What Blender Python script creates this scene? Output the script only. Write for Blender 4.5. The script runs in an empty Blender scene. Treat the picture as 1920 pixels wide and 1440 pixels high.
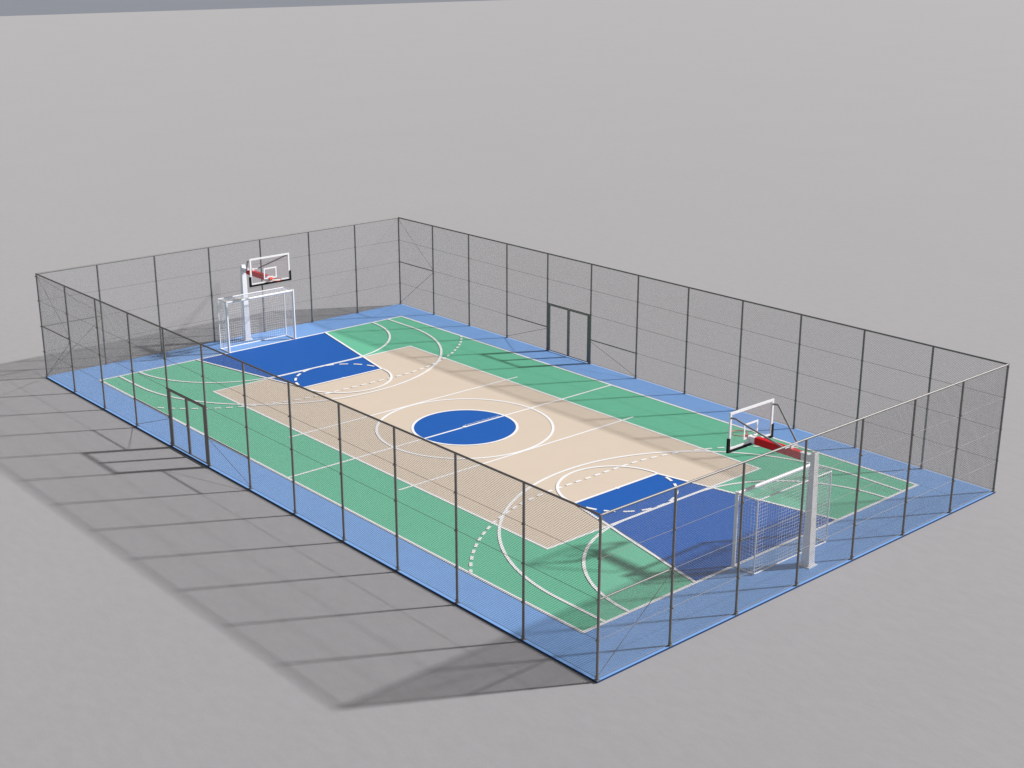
import bpy, bmesh, math, random
from mathutils import Vector, Matrix

random.seed(4)
S = bpy.context.scene
C = S.collection
R = math.radians
Z0 = 0.05                    # height of the court slab above the ground
HX, HY = 15.0, 8.436         # fence lines
BAYX, BAYY = 2.5, 2 * HY / 7
POST_R, RAIL_R = 0.033, 0.027
RAIL_Z = 4.035

# ------------------------------------------------------------------ materials
def mat(name, col, rough=0.6, metal=0.0, spec=0.5, var=0.0, vscale=8.0, bump=0.0, bscale=60.0, coat=0.0):
    m = bpy.data.materials.new(name); m.use_nodes = True
    nt = m.node_tree; n = nt.nodes; b = n['Principled BSDF']
    b.inputs['Base Color'].default_value = (*col, 1)
    b.inputs['Roughness'].default_value = rough
    b.inputs['Metallic'].default_value = metal
    b.inputs['Specular IOR Level'].default_value = spec
    b.inputs['Coat Weight'].default_value = coat
    tc = n.new('ShaderNodeTexCoord')
    if var:
        no = n.new('ShaderNodeTexNoise'); no.inputs['Scale'].default_value = vscale
        no.inputs['Detail'].default_value = 6; no.inputs['Roughness'].default_value = 0.65
        nt.links.new(tc.outputs['Object'], no.inputs['Vector'])
        mr = n.new('ShaderNodeMapRange'); mr.inputs['From Min'].default_value = 0.25; mr.inputs['From Max'].default_value = 0.75
        mr.inputs['To Min'].default_value = 1 - var; mr.inputs['To Max'].default_value = 1 + var
        nt.links.new(no.outputs['Fac'], mr.inputs['Value'])
        mx = n.new('ShaderNodeVectorMath'); mx.operation = 'SCALE'
        mx.inputs[0].default_value = col
        nt.links.new(mr.outputs['Result'], mx.inputs['Scale'])
        nt.links.new(mx.outputs['Vector'], b.inputs['Base Color'])
    if bump:
        nb = n.new('ShaderNodeTexNoise'); nb.inputs['Scale'].default_value = bscale; nb.inputs['Detail'].default_value = 4
        nt.links.new(tc.outputs['Object'], nb.inputs['Vector'])
        bp = n.new('ShaderNodeBump'); bp.inputs['Strength'].default_value = bump; bp.inputs['Distance'].default_value = 0.01
        nt.links.new(nb.outputs['Fac'], bp.inputs['Height'])
        nt.links.new(bp.outputs['Normal'], b.inputs['Normal'])
    return m

M = {}
M['blue_border'] = mat('light_blue_court_paint', (0.195, 0.372, 0.72), 0.6, spec=0.3, var=0.05, vscale=1.2, bump=0.15, bscale=90)
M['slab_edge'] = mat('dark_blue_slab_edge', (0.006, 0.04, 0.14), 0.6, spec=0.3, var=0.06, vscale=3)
M['green'] = mat('green_court_paint', (0.145, 0.51, 0.33), 0.6, spec=0.3, var=0.035, vscale=1.0, bump=0.12, bscale=90)
M['beige'] = mat('beige_court_paint', (0.665, 0.562, 0.455), 0.6, spec=0.3, var=0.02, vscale=0.8, bump=0.12, bscale=90)
M['blue'] = mat('deep_blue_court_paint', (0.009, 0.104, 0.425), 0.6, spec=0.25, var=0.03, vscale=0.9, bump=0.12, bscale=90)
M['line'] = mat('white_line_paint', (0.87, 0.87, 0.885), 0.6, spec=0.3, var=0.02, vscale=5)
M['steel'] = mat('galvanised_grey_steel', (0.225, 0.22, 0.215), 0.57, metal=0.7, var=0.10, vscale=9)
M['wire'] = mat('galvanised_wire', (0.255, 0.257, 0.265), 0.55, metal=0.0)
M['white'] = mat('white_powder_coat', (0.84, 0.84, 0.86), 0.38, var=0.03, vscale=6, coat=0.1)
M['cord'] = mat('white_net_cord', (0.86, 0.86, 0.88), 0.8)
M['red'] = mat('red_padding_vinyl', (0.62, 0.003, 0.008), 0.5, spec=0.25, var=0.08, vscale=7)
M['rim'] = mat('orange_rim_paint', (0.74, 0.085, 0.025), 0.4, var=0.05, vscale=20)
M['black'] = mat('black_rubber_padding', (0.006, 0.006, 0.007), 0.7, spec=0.2)
M['strut'] = mat('dark_grey_steel', (0.20, 0.202, 0.208), 0.45, var=0.08, vscale=12)

def glass_mat():
    m = bpy.data.materials.new('clear_acrylic'); m.use_nodes = True
    nt = m.node_tree; n = nt.nodes; b = n['Principled BSDF']; out = n['Material Output']
    b.inputs['Base Color'].default_value = (0.60, 0.52, 0.55, 1); b.inputs['Roughness'].default_value = 0.066
    t = n.new('ShaderNodeBsdfTransparent'); t.inputs['Color'].default_value = (0.985, 0.98, 0.985, 1)
    mx = n.new('ShaderNodeMixShader'); mx.inputs['Fac'].default_value = 0.045
    nt.links.new(t.outputs[0], mx.inputs[1]); nt.links.new(b.outputs[0], mx.inputs[2])
    nt.links.new(mx.outputs[0], out.inputs['Surface'])
    return m
M['glass'] = glass_mat()

def ground_mat():
    m = bpy.data.materials.new('pale_grey_concrete'); m.use_nodes = True
    nt = m.node_tree; n = nt.nodes; L = nt.links.new; b = n['Principled BSDF']
    b.inputs['Roughness'].default_value = 0.62; b.inputs['Specular IOR Level'].default_value = 0.5
    b.inputs['Sheen Weight'].default_value = 0.28; b.inputs['Sheen Roughness'].default_value = 0.9      # sheen put in to brighten the ground towards the distance
    tc = n.new('ShaderNodeTexCoord')
    def noise(scale, det, rough, stretch=(1, 1, 1), rot=0.0):
        mp = n.new('ShaderNodeMapping'); mp.inputs['Scale'].default_value = stretch; mp.inputs['Rotation'].default_value = (0, 0, rot)
        L(tc.outputs['Object'], mp.inputs['Vector'])
        o = n.new('ShaderNodeTexNoise'); o.inputs['Scale'].default_value = scale; o.inputs['Detail'].default_value = det
        o.inputs['Roughness'].default_value = rough; L(mp.outputs['Vector'], o.inputs['Vector']); return o.outputs['Fac']
    def rng(v, a, c, lo, hi):
        r = n.new('ShaderNodeMapRange'); r.inputs['From Min'].default_value = a; r.inputs['From Max'].default_value = c
        r.inputs['To Min'].default_value = lo; r.inputs['To Max'].default_value = hi; L(v, r.inputs['Value']); return r.outputs['Result']
    def mul(a, c):
        r = n.new('ShaderNodeMath'); r.operation = 'MULTIPLY'; L(a, r.inputs[0]); L(c, r.inputs[1]); return r.outputs[0]
    big = rng(noise(0.12, 5, 0.6), 0.3, 0.7, 0.975, 1.025)
    mid = rng(noise(1.6, 8, 0.7, (1, 2.2, 1), 0.6), 0.3, 0.7, 0.93, 1.07)
    fine = rng(noise(26, 6, 0.75), 0.3, 0.7, 0.90, 1.09)
    scratch = rng(noise(5.0, 7, 0.72, (1, 7, 1), -0.5), 0.62, 0.74, 1.0, 1.16)
    v = mul(mul(big, mid), mul(fine, scratch))
    sc = n.new('ShaderNodeVectorMath'); sc.operation = 'SCALE'; sc.inputs[0].default_value = (0.227, 0.218, 0.233)
    L(v, sc.inputs['Scale']); L(sc.outputs['Vector'], b.inputs['Base Color'])
    bp = n.new('ShaderNodeBump'); bp.inputs['Strength'].default_value = 0.2; bp.inputs['Distance'].default_value = 0.01
    L(v, bp.inputs['Height']); L(bp.outputs['Normal'], b.inputs['Normal'])
    return m
M['ground'] = ground_mat()
M['sky_stand_in'] = mat('blue_grey_sky_tone', (0.228, 0.245, 0.278), 0.9, spec=0.1, var=0.03, vscale=0.02)  # colour of the low sky, given to the added sheet

# ------------------------------------------------------------------ mesh helpers
def link(name, bm, m, parent=None, loc=None, rotz=0, smooth=False):
    me = bpy.data.meshes.new(name); bm.to_mesh(me); bm.free()
    me.materials.append(m) if not isinstance(m, (list, tuple)) else [me.materials.append(x) for x in m]
    if smooth:
        for p in me.polygons: p.use_smooth = True
    o = bpy.data.objects.new(name, me); C.objects.link(o)
    if parent: o.parent = parent
    if loc: o.location = loc
    o.rotation_euler = (0, 0, rotz)
    return o

def place(name, me, parent, loc=(0, 0, 0), rotz=0):
    o = bpy.data.objects.new(name, me); C.objects.link(o); o.parent = parent
    o.location = loc; o.rotation_euler = (0, 0, rotz); return o

def thing(name, label, cat, loc=(0, 0, 0), rotz=0, group=None):
    o = bpy.data.objects.new(name, None); C.objects.link(o)
    o.empty_display_size = 0.3
    o.location = loc; o.rotation_euler = (0, 0, rotz)
    o['label'] = label; o['category'] = cat
    if group: o['group'] = group
    return o

def tube(bm, a, b, r, seg=12, r2=None, cap=True):
    a, b = Vector(a), Vector(b); r2 = r if r2 is None else r2
    d = (b - a).normalized()
    up = Vector((0, 0, 1)) if abs(d.z) < 0.9 else Vector((1, 0, 0))
    u = d.cross(up).normalized(); v = d.cross(u)
    A, B = [], []
    for i in range(seg):
        t = 2 * math.pi * (i + 0.5) / seg
        w = u * math.cos(t) + v * math.sin(t)
        A.append(bm.verts.new(a + w * r)); B.append(bm.verts.new(b + w * r2))
    for i in range(seg):
        f = bm.faces.new((A[i], A[(i + 1) % seg], B[(i + 1) % seg], B[i])); f.smooth = seg > 6
    if cap:
        bm.faces.new([bm.verts.new(v.co) for v in A[::-1]]); bm.faces.new([bm.verts.new(v.co) for v in B])

def path_tube(bm, pts, r, seg=10, closed=False):
    pts = [Vector(p) for p in pts]; n = len(pts); rings = []
    u = None
    for i in range(n):
        if closed: d = pts[(i + 1) % n] - pts[i - 1]
        else: d = pts[min(i + 1, n - 1)] - pts[max(i - 1, 0)]
        d.normalize()
        if u is None:
            up = Vector((0, 0, 1)) if abs(d.z) < 0.9 else Vector((1, 0, 0))
            u = d.cross(up)
        u = (u - d * u.dot(d)).normalized(); v = d.cross(u)
        rings.append([bm.verts.new(pts[i] + (u * math.cos(2 * math.pi * k / seg) + v * math.sin(2 * math.pi * k / seg)) * r) for k in range(seg)])
    for i in range(n if closed else n - 1):
        a, b = rings[i], rings[(i + 1) % n]
        for k in range(seg):
            f = bm.faces.new((a[k], a[(k + 1) % seg], b[(k + 1) % seg], b[k])); f.smooth = True
    if not closed:
        bm.faces.new([bm.verts.new(v.co) for v in rings[0][::-1]]); bm.faces.new([bm.verts.new(v.co) for v in rings[-1]])

def box(bm, lo, hi, bevel=0.0):
    g = bmesh.ops.create_cube(bm, size=1)
    vs = g['verts']
    for v in vs:
        for k in range(3):
            v.co[k] = lo[k] if v.co[k] < 0 else hi[k]
    if bevel:
        es = list({e for v in vs for e in v.link_edges})
        bmesh.ops.bevel(bm, geom=es, offset=bevel, segments=2, affect='EDGES', profile=0.5)

def fix(bm):
    bmesh.ops.recalc_face_normals(bm, faces=bm.faces[:]); return bm

# ------------------------------------------------------------------ setting: ground, sky stand-in sheet, court
def sheet(name, x0, y0, x1, y1, z, m, parent=None):
    bm = bmesh.new()
    bm.faces.new([bm.verts.new(p) for p in ((x0, y0, z), (x1, y0, z), (x1, y1, z), (x0, y1, z))])
    return link(name, bm, m, parent)

bm = bmesh.new(); box(bm, (-294.5, -420, -0.6), (420, 620, 0.0))
g = link('ground', fix(bm), M['ground']); g['kind'] = 'structure'
t = sheet('sky_stand_in', -2400, -2400, 2400, 2400, -2.2, M['sky_stand_in']); t['kind'] = 'structure'  # added sheet, stands in for the sky beyond the ground's edge

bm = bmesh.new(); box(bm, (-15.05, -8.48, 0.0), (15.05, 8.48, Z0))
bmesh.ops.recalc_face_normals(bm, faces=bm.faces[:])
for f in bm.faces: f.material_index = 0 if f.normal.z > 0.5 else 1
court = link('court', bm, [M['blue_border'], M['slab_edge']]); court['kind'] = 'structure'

LW = 0.092
zc = [Z0 + 0.004]
def layer(dz=0.002):
    zc[0] += dz * 0.45; return zc[0]
def poly_sheet(name, pts, m):
    z = layer(0.003); bm = bmesh.new()
    f = bm.faces.new([bm.verts.new((x, y, z)) for x, y in pts])
    if f.normal.z < 0: f.normal_flip()
    bm.normal_update()
    for f in bm.faces:
        if f.normal.z < 0: f.normal_flip()
    return link(name, bm, m, court)
def ribbon(bm, pts, w, z, closed=False):
    """flat line of width w along 2-D points, mitred joints"""
    n = len(pts); L, Rr = [], []
    P = [Vector(p) for p in pts]
    for i in range(n):
        a = P[i - 1] if (closed or i > 0) else None
        b = P[(i + 1) % n] if (closed or i < n - 1) else None
        d1 = (P[i] - a).normalized() if a is not None else (b - P[i]).normalized()
        d2 = (b - P[i]).normalized() if b is not None else d1
        n1 = Vector((-d1.y, d1.x)); n2 = Vector((-d2.y, d2.x))
        mm = (n1 + n2).normalized(); k = w / 2 / max(mm.dot(n1), 0.35)
        L.append(bm.verts.new((P[i].x + mm.x * k, P[i].y + mm.y * k, z)))
        Rr.append(bm.verts.new((P[i].x - mm.x * k, P[i].y - mm.y * k, z)))
    for i in range(n if closed else n - 1):
        j = (i + 1) % n
        bm.faces.new((Rr[i], Rr[j], L[j], L[i]))
def line(name, strips, w=LW, dz=0.002):
    """one painted marking: list of (points, closed)"""
    z = layer(dz); bm = bmesh.new()
    for pts, cl in strips: ribbon(bm, pts, w, z, cl)
    bm.normal_update()
    for f in bm.faces:
        if f.normal.z < 0: f.normal_flip()
    return link(name, bm, M['line'], court)
def arc(cx, cy, r, a0, a1, n=64):
    return [(cx + r * math.cos(R(a0 + (a1 - a0) * i / n)), cy + r * math.sin(R(a0 + (a1 - a0) * i / n))) for i in range(n + 1)]
def mirror(pts): return [(-x, -y) for x, y in pts]
def dashes(pts, on, off, start=0.0):
    """cut a dense polyline into dashes"""
    out = []; cur = []; s = start; per = on + off
    for i in range(len(pts) - 1):
        a, b = Vector(pts[i]), Vector(pts[i + 1]); l = (b - a).length
        if (s % per) < on:
            if not cur: cur = [tuple(a)]
            cur.append(tuple(b))
        elif cur:
            out.append((cur, False)); cur = []
        s += l
    if len(cur) > 1: out.append((cur, False))
    return out

# painted fields
GX, GY = 13.2, 7.13
poly_sheet('green_field', [(-GX, -GY), (GX, -GY), (GX, GY), (-GX, GY)], M['green'])
BX, BY = 9.145, 4.56
poly_sheet('beige_field', [(-BX, -BY), (BX, -BY), (BX, BY), (-BX, BY)], M['beige'])
KB, KF, KX = 3.07, 1.80, 7.32
key = [(GX, -KB), (GX, KB), (KX, KF), (KX, -KF)]
k1 = poly_sheet('key_area', key, M['blue'])
k2 = poly_sheet('key_area', mirror(key), M['blue'])
poly_sheet('centre_circle', arc(0, 0, 1.80, 0, 360, 96)[:-1], M['blue'])
# white markings
layer(0.001)
line('boundary_line', [([(-GX, -GY), (GX, -GY), (GX, GY), (-GX, GY)], True)], 0.10)
line('inner_boundary_line', [([(-BX, -BY), (BX, -BY), (BX, BY), (-BX, BY)], True)], 0.085)
line('halfway_line', [([(0, -GY), (0, GY)], False)], 0.085)
for x in (-3.08, 3.08):
    line('attack_line', [([(x, -5.12), (x, 5.12)], False)], 0.08, 0.001)
line('centre_circle_line', [(arc(0, 0, 3.03, 0, 360, 128)[:-1], True)])
line('small_circle_line', [(arc(0, 0, 1.80, 0, 360, 96)[:-1], True)])
# three-point line: arc about the hoop, tangent to straight wings
A3 = []
c3, r3 = 11.52, 6.29
A3 = [(GX, -6.38)] + [(c3 + 0.0, -6.38)] + arc(c3, 0, 6.30, -90, -270, 96)[1:-1] + [(c3, 6.38), (GX, 6.38)]
A3 = [(GX, -6.36), (12.2, -6.36)] + [(c3 + 6.30 * math.cos(R(a)), 6.36 * math.sin(R(a))) for a in [-90 - 180 * i / 96 for i in range(97)]] + [(12.2, 6.36), (GX, 6.36)]
A6 = arc(GX, -1.5, 4.03, -90, -180, 48) + arc(GX, 1.5, 4.03, 180, 90, 48)
A9 = arc(GX, -1.5, 7.05, -125, -180, 400)
A9 = [p for p in A9]
A9 += [(GX - 7.05, -1.5 + 3.0 * i / 200) for i in range(1, 200)] + arc(GX, 1.5, 7.05, 180, 125, 400)
A9 = [p for p in A9 if abs(p[1]) < GY - 0.03]
for fn in (lambda p: p, mirror):
    line('three_point_line', [(fn(A3), False)])
    line('goal_area_line', [(fn(A6), False)])
    line('dashed_arc_line', dashes(fn(A9), 0.235, 0.175, 0.05))
    line('key_line', [(fn([(GX, -KB), (KX, -KF), (KX, KF), (GX, KB)]), False)])
    line('free_throw_arc', [(fn(arc(KX, 0, 1.82, 91.5, 268.5, 72)), False)], dz=0.001)
    line('dashed_free_throw_arc', dashes(fn(arc(KX, 0, 1.82, 78, -78, 500)), 0.35, 0.215, 0.0), dz=0.001)
    z = layer(0.001); bm = bmesh.new()
    bm.faces.new([bm.verts.new((x, y, z)) for x, y in arc(fn([(KX, 0)])[0][0], 0, 0.075, 0, 360, 24)[:-1]])
    link('penalty_spot', bm, M['line'], court)
z = layer(0.001); bm = bmesh.new()
bm.faces.new([bm.verts.new((x, y, z)) for x, y in arc(0, 0, 0.085, 0, 360, 24)[:-1]])
link('centre_spot', bm, M['line'], court)
# small white lettering along the halfway line
cu = bpy.data.curves.new('lettering', 'FONT'); cu.body = 'Transitorna Vilany Vidros & Leon Toys'
cu.size = 0.12
to = bpy.data.objects.new('lettering_curve', cu); C.objects.link(to)
dg = bpy.context.evaluated_depsgraph_get()
me = bpy.data.meshes.new_from_object(to.evaluated_get(dg)); bpy.data.objects.remove(to)
xs = [v.co.x for v in me.vertices]; sx = 1.50 / (max(xs) - min(xs)); x0 = min(xs)
zt = layer(0.002)
for v in me.vertices:
    x, y = (v.co.x - x0) * sx, v.co.y
    v.co = (-0.062 - y, 0.10 + x, zt)
me.materials.clear(); me.materials.append(M['line'])
lo = bpy.data.objects.new('lettering', me); C.objects.link(lo); lo.parent = court

# ------------------------------------------------------------------ fences
def weave(w, h, px=0.072, pz=0.06, r=0.0030):
    """chain-link fabric: interlocking zigzag wires, w wide and h high, in the xz plane"""
    bm = bmesh.new()
    nx = max(1, round(2 * w / px)); px = w / nx          # each wire spans half a diamond
    nz = max(1, round(2 * h / pz)); dz = h / nz
    k = math.hypot(px, dz) / dz
    for i in range(nx):
        prev = None
        for j in range(nz + 1):
            left = (i + j) % 2 == 0
            x = (i if left else i + 1) * px; y = -r if left else r
            x += r if left else -r
            c = Vector((x, y, j * dz))
            ring = [bm.verts.new(c + Vector(o)) for o in ((k * r, 0, 0), (0, r, 0), (-k * r, 0, 0), (0, -r, 0))]
            if prev:
                for q in range(4):
                    bm.faces.new((prev[q], prev[(q + 1) % 4], ring[(q + 1) % 4], ring[q]))
            prev = ring
    bmesh.ops.recalc_face_normals(bm, faces=bm.faces[:])
    me = bpy.data.meshes.new('mesh_panel'); bm.to_mesh(me); bm.free(); me.materials.append(M['wire']); return me

def mesh_from(fn, name, m):
    bm = bmesh.new(); fn(bm); fix(bm)
    me = bpy.data.meshes.new(name); bm.to_mesh(me); bm.free(); me.materials.append(m); return me

GAP = 0.028
PAN_X = weave(BAYX - 2 * GAP, 3.95)
PAN_Y = weave(BAYY - 2 * GAP, 3.95)
PAN_TOP = weave(BAYX - 2 * GAP, 1.96)
POST = mesh_from(lambda b: tube(b, (0, 0, 0.012), (0, 0, RAIL_Z - 0.012), POST_R, 16), 'post', M['steel'])
FOOT = mesh_from(lambda b: box(b, (-0.06, -0.055, 0), (0.06, 0.055, 0.012), 0.003), 'foot_plate', M['steel'])
def band(b):
    tube(b, (0, 0, -0.022), (0, 0, 0.022), POST_R + 0.007, 16)
    box(b, (-0.014, -POST_R - 0.032, -0.014), (0.014, -POST_R - 0.004, 0.014))
BAND = mesh_from(band, 'clamp_band', M['steel'])

def fence(label, origin, rotz, nbay, bay, first_post, last_post, gate_bay=None, side=1):
    """side = +1 when the outside of the enclosure is local -y"""
    f = thing('chain_link_fence', label, 'fence', origin, rotz, 'chain link fences round the court')
    Lh = nbay * bay
    for i in range(nbay + 1):
        if (i == 0 and not first_post) or (i == nbay and not last_post): continue
        p = place('post', POST, f, (i * bay, 0, 0))
        place('foot_plate', FOOT, p)
        hs = [0.085, 1.0, 2.0, 3.0]
        if i == 1: hs = [0.085, 1.0, 1.9, 2.09, 3.0]
        if i in (0, nbay): hs.append(3.94)
        for h in hs: place('clamp_band', BAND, p, (0, 0, h), 0 if side > 0 else math.pi)
    bm = bmesh.new(); tube(bm, (-RAIL_R, 0, RAIL_Z), (Lh + RAIL_R if last_post else Lh - RAIL_R, 0, RAIL_Z), RAIL_R, 14)
    link('top_rail', fix(bm), M['steel'], f)
    for h in (0.055, 1.0, 2.0, 3.0):
        bm = bmesh.new()
        yw = -side * 0.004
        if gate_bay is None or h > 1.9:
            tube(bm, (0, yw, h), (Lh, yw, h), 0.0055, 6)
        else:
            tube(bm, (0, yw, h), (gate_bay * bay, yw, h), 0.0055, 6)
            tube(bm, ((gate_bay + 1) * bay, yw, h), (Lh, yw, h), 0.0055, 6)
        link('tension_wire', fix(bm), M['steel'], f)
    for i in range(nbay):
        if i == gate_bay: place('mesh_panel', PAN_TOP, f, (i * bay + GAP, 0, 2.045))
        else: place('mesh_panel', PAN_X if bay == BAYX else PAN_Y, f, (i * bay + GAP, 0, 0.055))
    # braced first bay
    def rail(x0, x1, h):
        bm = bmesh.new(); tube(bm, (x0 + POST_R, 0.012 * side, h), (x1 - POST_R, 0.012 * side, h), 0.021, 12); link('brace_rail', fix(bm), M['steel'], f)
    def rod(a, b):
        bm = bmesh.new(); tube(bm, (a[0], 0.016 * side, a[1]), (b[0], 0.016 * side, b[1]), 0.0075, 8); link('brace_rod', fix(bm), M['steel'], f)
    rail(0, bay, 2.0)
    rod((0.03, 3.94), (bay - 0.03, 2.09)); rod((0.03, 0.085), (bay - 0.03, 1.9))
    if gate_bay is not None:
        a, b = gate_bay * bay, (gate_bay + 1) * bay
        rail(a - bay, a, 1.0); rail(b, b + bay, 1.0)
        rod((a - bay + 0.03, 0.085), (a - 0.03, 0.93)); rod((b + 0.03, 0.93), (b + bay - 0.03, 0.085))
    return f

fence('dark steel chain link fence with gate nearest the camera, shading the grey ground',
      (-HX, -HY, Z0), 0, 12, BAYX, True, True, gate_bay=4, side=1)
fence('dark steel chain link fence with gate running along the far long side of the court',
      (-HX, HY, Z0), 0, 12, BAYX, True, True, gate_bay=4, side=-1)
fence('sunlit grey chain link fence in front of the closer goal and hoop',
      (HX, -HY, Z0), R(90), 7, BAYY, False, False, side=1)
fence('pale grey chain link fence at the far end behind the distant goal',
      (-HX, -HY, Z0), R(90), 7, BAYY, False, False, side=-1)

# gates: two leaves each, hung between the posts of the fifth bay
LEAF_W, LEAF_H = 1.13, 1.95
LEAF_PAN = weave(LEAF_W - 0.10, LEAF_H - 0.10)
def leaf_frame(b):
    s = 0.058; d = 0.02
    box(b, (0, -d, 0), (s, d, LEAF_H), 0.004)
    box(b, (LEAF_W - s, -d, 0), (LEAF_W, d, LEAF_H), 0.004)
    box(b, (s - 0.001, -d + 0.001, 0), (LEAF_W - s + 0.001, d - 0.001, 0.03), 0.004)
    box(b, (s - 0.001, -d + 0.001, LEAF_H - s), (LEAF_W - s + 0.001, d - 0.001, LEAF_H), 0.004)
LEAF = mesh_from(leaf_frame, 'gate_leaf', M['steel'])
def hinge(b):
    tube(b, (0, 0, -0.05), (0, 0, 0.05), 0.014, 10); box(b, (-0.03, -0.012, -0.03), (0.04, 0.012, 0.03), 0.002)
HINGE = mesh_from(hinge, 'hinge', M['steel'])
def latch(b):
    box(b, (-0.07, -0.012, -0.02), (0.07, 0.012, 0.02), 0.004); tube(b, (0.02, -0.012, 0), (0.02, -0.06, 0), 0.008, 8)
LATCH = mesh_from(latch, 'latch', M['strut'])
def make_gate(label, y, rot):
    xc = -HX + 4.5 * BAYX
    g = thing('double_gate', label, 'gate', (xc, y, Z0), rot, 'double gates in the long fences')
    for s in (-1, 1):
        x = -0.008 - LEAF_W if s < 0 else 0.008
        lf = place('gate_leaf', LEAF, g, (x, 0, 0.035))
        place('leaf_mesh', LEAF_PAN, lf, (0.05, 0.0, 0.05))
        for h in (0.35, 1.55): place('hinge', HINGE, lf, ((-0.006 if s < 0 else LEAF_W + 0.006), 0, h))
        if s > 0: place('latch', LATCH, lf, (-0.006, -0.034, 1.0))
    bm = bmesh.new(); tube(bm, (-BAYX / 2 + POST_R, 0, 2.008), (BAYX / 2 - POST_R, 0, 2.008), 0.016, 10)
    link('head_rail', fix(bm), M['steel'], g)
    for s in (-1, 1):
        bm = bmesh.new(); box(bm, (min(s * 1.215, s * 1.150), -0.024, 0.0), (max(s * 1.215, s * 1.150), 0.024, 1.985), 0.004)
        link('jamb', fix(bm), M['steel'], g)
    return g
make_gate('dark steel double gate in the near fence casting its shadow on the grey ground', -HY, 0)
make_gate('dark steel double gate in the far long fence beside the green court edge', HY, math.pi)

# ------------------------------------------------------------------ goals  (local: mouth at x=0 facing -x, back towards +x)
def net_sheet(bm, o, u, v, nu, nv, r=0.0032):
    """square knotted grid from o spanned by u, v"""
    o, u, v = Vector(o), Vector(u), Vector(v); nrm = u.cross(v).normalized()
    rnd = random.Random(7)
    P = [[o + u * (i / nu) + v * (j / nv) + nrm * (0.012 * math.sin(i * 0.7) * math.sin(j * 0.5) if 0 < i < nu and 0 < j < nv else 0)
          + (u.normalized() * rnd.uniform(-.006, .006) + v.normalized() * rnd.uniform(-.006, .006) if 0 < i < nu and 0 < j < nv else Vector())
          for j in range(nv + 1)] for i in range(nu + 1)]
    for i in range(nu + 1):
        for j in range(nv + 1):
            if i < nu: tube(bm, P[i][j], P[i + 1][j], r, 4, cap=False)
            if j < nv: tube(bm, P[i][j], P[i][j + 1], r, 4, cap=False)
GW, GH, GD = 1.565, 2.10, 0.69
def make_goal():
    g = thing('football_goal', 'x', 'goal', (0, 0, 0), 0, 'white small sided goals')
    pr = 0.052
    for s in (-1, 1):
        bm = bmesh.new(); tube(bm, (0, s * GW, 0), (0, s * GW, GH + pr), pr, 16); link('goal_post', fix(bm), M['white'], g)
    bm = bmesh.new(); tube(bm, (0, -GW + pr - 0.012, GH), (0, GW - pr + 0.012, GH), pr - 0.002, 16); link('crossbar', fix(bm), M['white'], g)
    fr = 0.023; zt = GH + 0.015
    for s in (-1, 1):
        bm = bmesh.new()
        path_tube(bm, [(0.03, s * GW, zt), (GD - 0.03, s * GW, zt), (GD - 0.008, s * GW, zt - 0.008), (GD, s * GW, zt - 0.03), (GD, s * GW, 0.05), (GD - 0.008, s * GW, 0.028), (GD - 0.03, s * GW, 0.02), (0.03, s * GW, 0.02)], fr, 10)
        link('side_frame', fix(bm), M['white'], g)
    for z, nm in ((zt, 'top_bar'), (0.02, 'ground_bar')):
        bm = bmesh.new(); tube(bm, (GD, -GW + 0.012, z if z > 1 else z), (GD, GW - 0.012, z), fr, 10); link(nm, fix(bm), M['white'], g)
    bm = bmesh.new()
    ny = 31; nz = 21; nd = 7
    net_sheet(bm, (GD + 0.004, -GW, 0.03), (0, 2 * GW, 0), (0, 0, zt - 0.03), ny, nz)
    net_sheet(bm, (0.02, -GW, zt), (GD - 0.02, 0, 0), (0, 2 * GW, 0), nd, ny)
    for s in (-1, 1):
        net_sheet(bm, (0.02, s * GW, 0.03), (GD - 0.02, 0, 0), (0, 0, zt - 0.03), nd, nz)
    n = link('net', bm, M['cord'], g)
    return g

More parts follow.
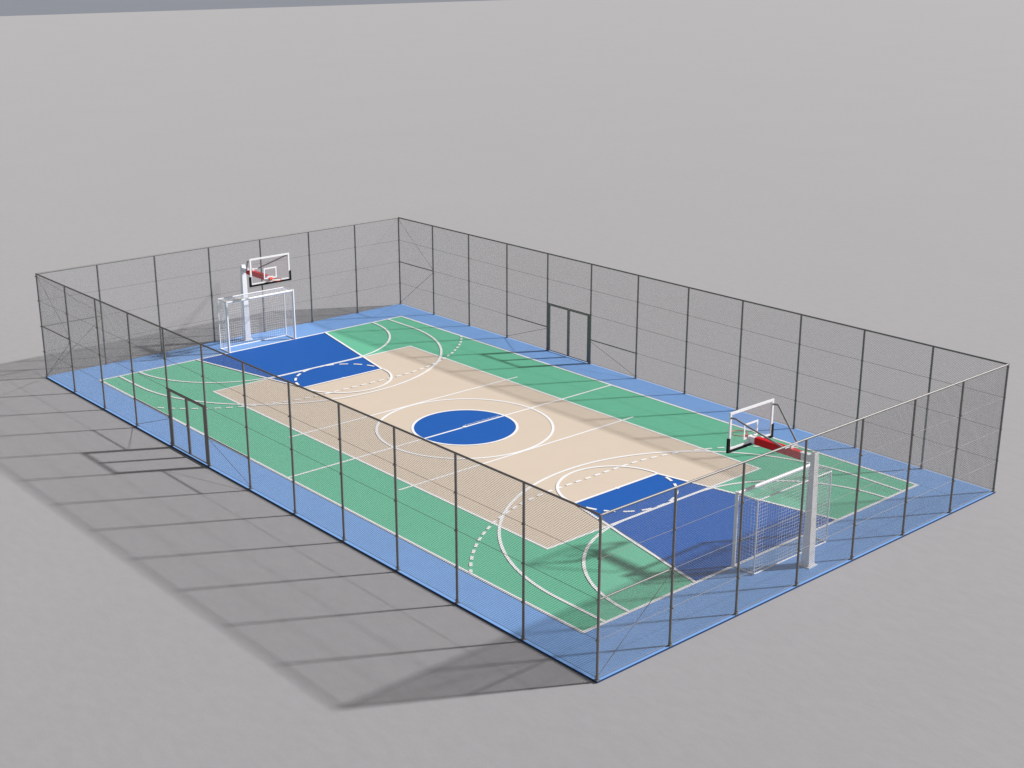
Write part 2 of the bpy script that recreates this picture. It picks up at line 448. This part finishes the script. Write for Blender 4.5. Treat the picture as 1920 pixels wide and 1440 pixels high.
# ------------------------------------------------------------------ basketball hoops (local: origin on the ground at the pole, board towards -x)
def make_hoop():
    h = thing('basketball_hoop', 'x', 'basketball hoop', (0, 0, 0), 0, 'basketball hoops at both ends')
    # pole: square, widening towards the court at the bottom
    bm = bmesh.new()
    T = 3.22
    q = [(-0.13, -0.14, 0.028), (0.13, -0.14, 0.028), (0.13, 0.14, 0.028), (-0.13, 0.14, 0.028),
         (-0.085, -0.10, T), (0.035, -0.10, T), (0.035, 0.10, T), (-0.085, 0.10, T)]
    v = [bm.verts.new(p) for p in q]
    for f in ((3, 2, 1, 0), (4, 5, 6, 7), (0, 1, 5, 4), (1, 2, 6, 5), (2, 3, 7, 6), (3, 0, 4, 7)): bm.faces.new([v[i] for i in f])
    bmesh.ops.bevel(bm, geom=bm.edges[:], offset=0.012, segments=2, affect='EDGES')
    pole = link('pole', fix(bm), M['white'], h)
    bm = bmesh.new(); box(bm, (-0.17, -0.19, 0.0), (0.19, 0.19, 0.028), 0.004); link('base_plate', fix(bm), M['white'], h)
    # arm
    bx = -2.17                                  # plane of the board's front face
    bm = bmesh.new(); box(bm, (-0.45, -0.085, 2.93), (-0.06, 0.085, 3.12), 0.006)
    link('rear_bracket', fix(bm), M['white'], h)
    bm = bmesh.new(); box(bm, (-1.96, -0.10, 2.90), (-0.40, 0.10, 3.115), 0.03)
    link('padded_arm', fix(bm), M['red'], h)
    bm = bmesh.new(); box(bm, (-2.145, -0.085, 2.92), (-1.94, 0.085, 3.10), 0.006)
    box(bm, (-2.152, -0.13, 2.90), (-2.128, 0.13, 3.12), 0.003)
    link('front_bracket', fix(bm), M['white'], h)
    # backboard
    W, zb, ztp = 0.92, 2.87, 3.95
    bm = bmesh.new(); box(bm, (bx + 0.004, -W + 0.02, zb + 0.02), (bx + 0.014, W - 0.02, ztp - 0.02))
    board = link('backboard', fix(bm), M['glass'], h)
    bm = bmesh.new(); fw = 0.072; d0, d1 = bx - 0.006, bx + 0.034
    box(bm, (d0, -W, zb), (d1, -W + fw, ztp), 0.004); box(bm, (d0, W - fw, zb), (d1, W, ztp), 0.004)
    box(bm, (d0 + .001, -W + fw, zb), (d1 - .001, W - fw, zb + fw), 0.003); box(bm, (d0 + .001, -W + fw, ztp - fw), (d1 - .001, W - fw, ztp), 0.003)
    link('board_frame', fix(bm), M['white'], board)
    bm = bmesh.new(); t0, t1 = bx + 0.0, bx + 0.018; iw, i0, i1, e = 0.295, 3.03, 3.48, 0.05
    box(bm, (t0, -iw, i0), (t1, -iw + e, i1)); box(bm, (t0, iw - e, i0), (t1, iw, i1))
    box(bm, (t0, -iw + e, i0), (t1, iw - e, i0 + e)); box(bm, (t0, -iw + e, i1 - e), (t1, iw - e, i1))
    link('target_square', fix(bm), M['line'], board)
    bm = bmesh.new(); p0, p1 = bx - 0.02, bx + 0.045; pt = 0.045; ph = 0.35
    box(bm, (p0, -W - 0.045, zb - 0.06), (p1, -W + 0.045, zb + ph), 0.006)
    box(bm, (p0, W - 0.045, zb - 0.06), (p1, W + 0.045, zb + ph), 0.006)
    box(bm, (p0 + .001, -W + 0.043, zb - 0.059), (p1 - .001, W - 0.043, zb + 0.022), 0.005)
    link('edge_padding', fix(bm), M['black'], board)
    # rim
    rz = 3.05; rc = bx - 0.15 - 0.228
    bm = bmesh.new()
    path_tube(bm, [(rc + 0.228 * math.cos(2 * math.pi * i / 40), 0.228 * math.sin(2 * math.pi * i / 40), rz) for i in range(40)], 0.012, 8, closed=True)
    rim = link('rim', fix(bm), M['rim'], h)
    bm = bmesh.new()
    box(bm, (bx - 0.022, -0.075, rz - 0.09), (bx - 0.008, 0.075, rz + 0.03), 0.003)
    vv = [bm.verts.new(p) for p in ((bx - 0.02, -0.075, rz + 0.006), (bx - 0.02, 0.075, rz + 0.006), (rc + 0.2, 0.11, rz + 0.004), (rc + 0.2, -0.11, rz + 0.004),
                                    (bx - 0.02, -0.075, rz - 0.07), (bx - 0.02, 0.075, rz - 0.07), (rc + 0.2, 0.11, rz - 0.008), (rc + 0.2, -0.11, rz - 0.008))]
    for f in ((0, 1, 2, 3), (7, 6, 5, 4), (0, 3, 7, 4), (1, 5, 6, 2), (3, 2, 6, 7), (0, 4, 5, 1)): bm.faces.new([vv[i] for i in f])
    link('rim_bracket', fix(bm), M['rim'], rim)
    # struts from the cross bar over the arm to the top corners of the board
    bar_x, bar_z = -0.80, 3.165
    for s in (-1, 1):
        bm = bmesh.new()
        path_tube(bm, [(bx + 0.036, s * 0.885, 3.80), (bx + 0.17, s * 0.885, 3.815), (bx + 0.215, s * 0.878, 3.81), (bx + 0.25, s * 0.865, 3.785),
                       (bar_x - 0.04, s * 0.30, bar_z + 0.03), (bar_x - 0.01, s * 0.285, bar_z + 0.004), (bar_x, s * 0.26, bar_z)], 0.026, 10)
        link('strut', fix(bm), M['strut'], h)
    bm = bmesh.new(); tube(bm, (bar_x, -0.27, bar_z), (bar_x, 0.27, bar_z), 0.0215, 10)
    link('cross_bar', fix(bm), M['white'], h)
    bm = bmesh.new(); box(bm, (bar_x - 0.05, -0.055, 3.105), (bar_x + 0.05, 0.055, 3.20), 0.012)
    link('bar_clamp', fix(bm), M['white'], h)
    return h

def copy_tree(o, parent=None):
    c = o.copy(); C.objects.link(c)
    if parent: c.parent = parent
    for ch in [x for x in list(bpy.data.objects) if x.parent == o]:
        copy_tree(ch, c)
    return c

goal = make_goal(); goal.location = (13.2, 0, Z0)
goal['label'] = 'white goal with grid net standing close behind the sunlit grey fence'
g2 = copy_tree(goal); g2.location = (-13.2, 0, Z0); g2.rotation_euler = (0, 0, math.pi)
g2['label'] = 'white goal with grid net at the far end under the distant hoop'
hoop = make_hoop(); hoop.location = (14.45, 0, Z0)
hoop['label'] = 'white basketball hoop with red arm seen from behind by the sunlit grey fence'
h2 = copy_tree(hoop); h2.location = (-14.45, 0, Z0); h2.rotation_euler = (0, 0, math.pi)
h2['label'] = 'white basketball hoop with red arm facing the court at the far end'

# ------------------------------------------------------------------ camera, light, sky
cam = bpy.data.objects.new('camera', bpy.data.cameras.new('camera')); C.objects.link(cam)
cam.location = (34.0101, -27.6421, 15.7303 + Z0)
cam.rotation_euler = (R(72.0759), R(-0.0436), R(48.7980))
cam.data.sensor_width = 36; cam.data.lens = 2536.3074 / 1920 * 36
cam.data.clip_start = 0.5; cam.data.clip_end = 30000
S.camera = cam

SUN_EL, SUN_AZ = R(35.2), R(60.0)          # azimuth measured from +x towards +y
to_sun = Vector((math.cos(SUN_EL) * math.cos(SUN_AZ), math.cos(SUN_EL) * math.sin(SUN_AZ), math.sin(SUN_EL)))
sl = bpy.data.lights.new('sun', 'SUN'); sl.energy = 4.65; sl.angle = R(2.4); sl.color = (1.0, 0.985, 0.98)
so = bpy.data.objects.new('sun', sl); C.objects.link(so); so.location = to_sun * 100
so.rotation_euler = (-to_sun).to_track_quat('-Z', 'Y').to_euler()

W = bpy.data.worlds.new('World'); S.world = W; W.use_nodes = True
nt = W.node_tree; bg = nt.nodes['Background']
sky = nt.nodes.new('ShaderNodeTexSky'); sky.sky_type = 'NISHITA'; sky.sun_disc = False
sky.sun_elevation = SUN_EL; sky.sun_rotation = math.pi / 2 - SUN_AZ
sky.air_density = 1.0; sky.dust_density = 1.0; sky.ozone_density = 1.0
hs = nt.nodes.new('ShaderNodeHueSaturation'); hs.inputs['Saturation'].default_value = 0.12
nt.links.new(sky.outputs['Color'], hs.inputs['Color']); tn = nt.nodes.new('ShaderNodeVectorMath'); tn.operation = 'MULTIPLY'; tn.inputs[1].default_value = (1.0, 0.955, 0.905)
nt.links.new(hs.outputs['Color'], tn.inputs[0]); nt.links.new(tn.outputs['Vector'], bg.inputs['Color'])
bg.inputs['Strength'].default_value = 0.066

S.view_settings.view_transform = 'Standard'; S.view_settings.look = 'None'
S.view_settings.exposure = 0.14; S.view_settings.gamma = 1.0
S.render.engine = 'CYCLES'
S.cycles.use_denoising = True; S.cycles.denoising_prefilter = 'NONE'
S.cycles.max_bounces = 8; S.cycles.transparent_max_bounces = 16
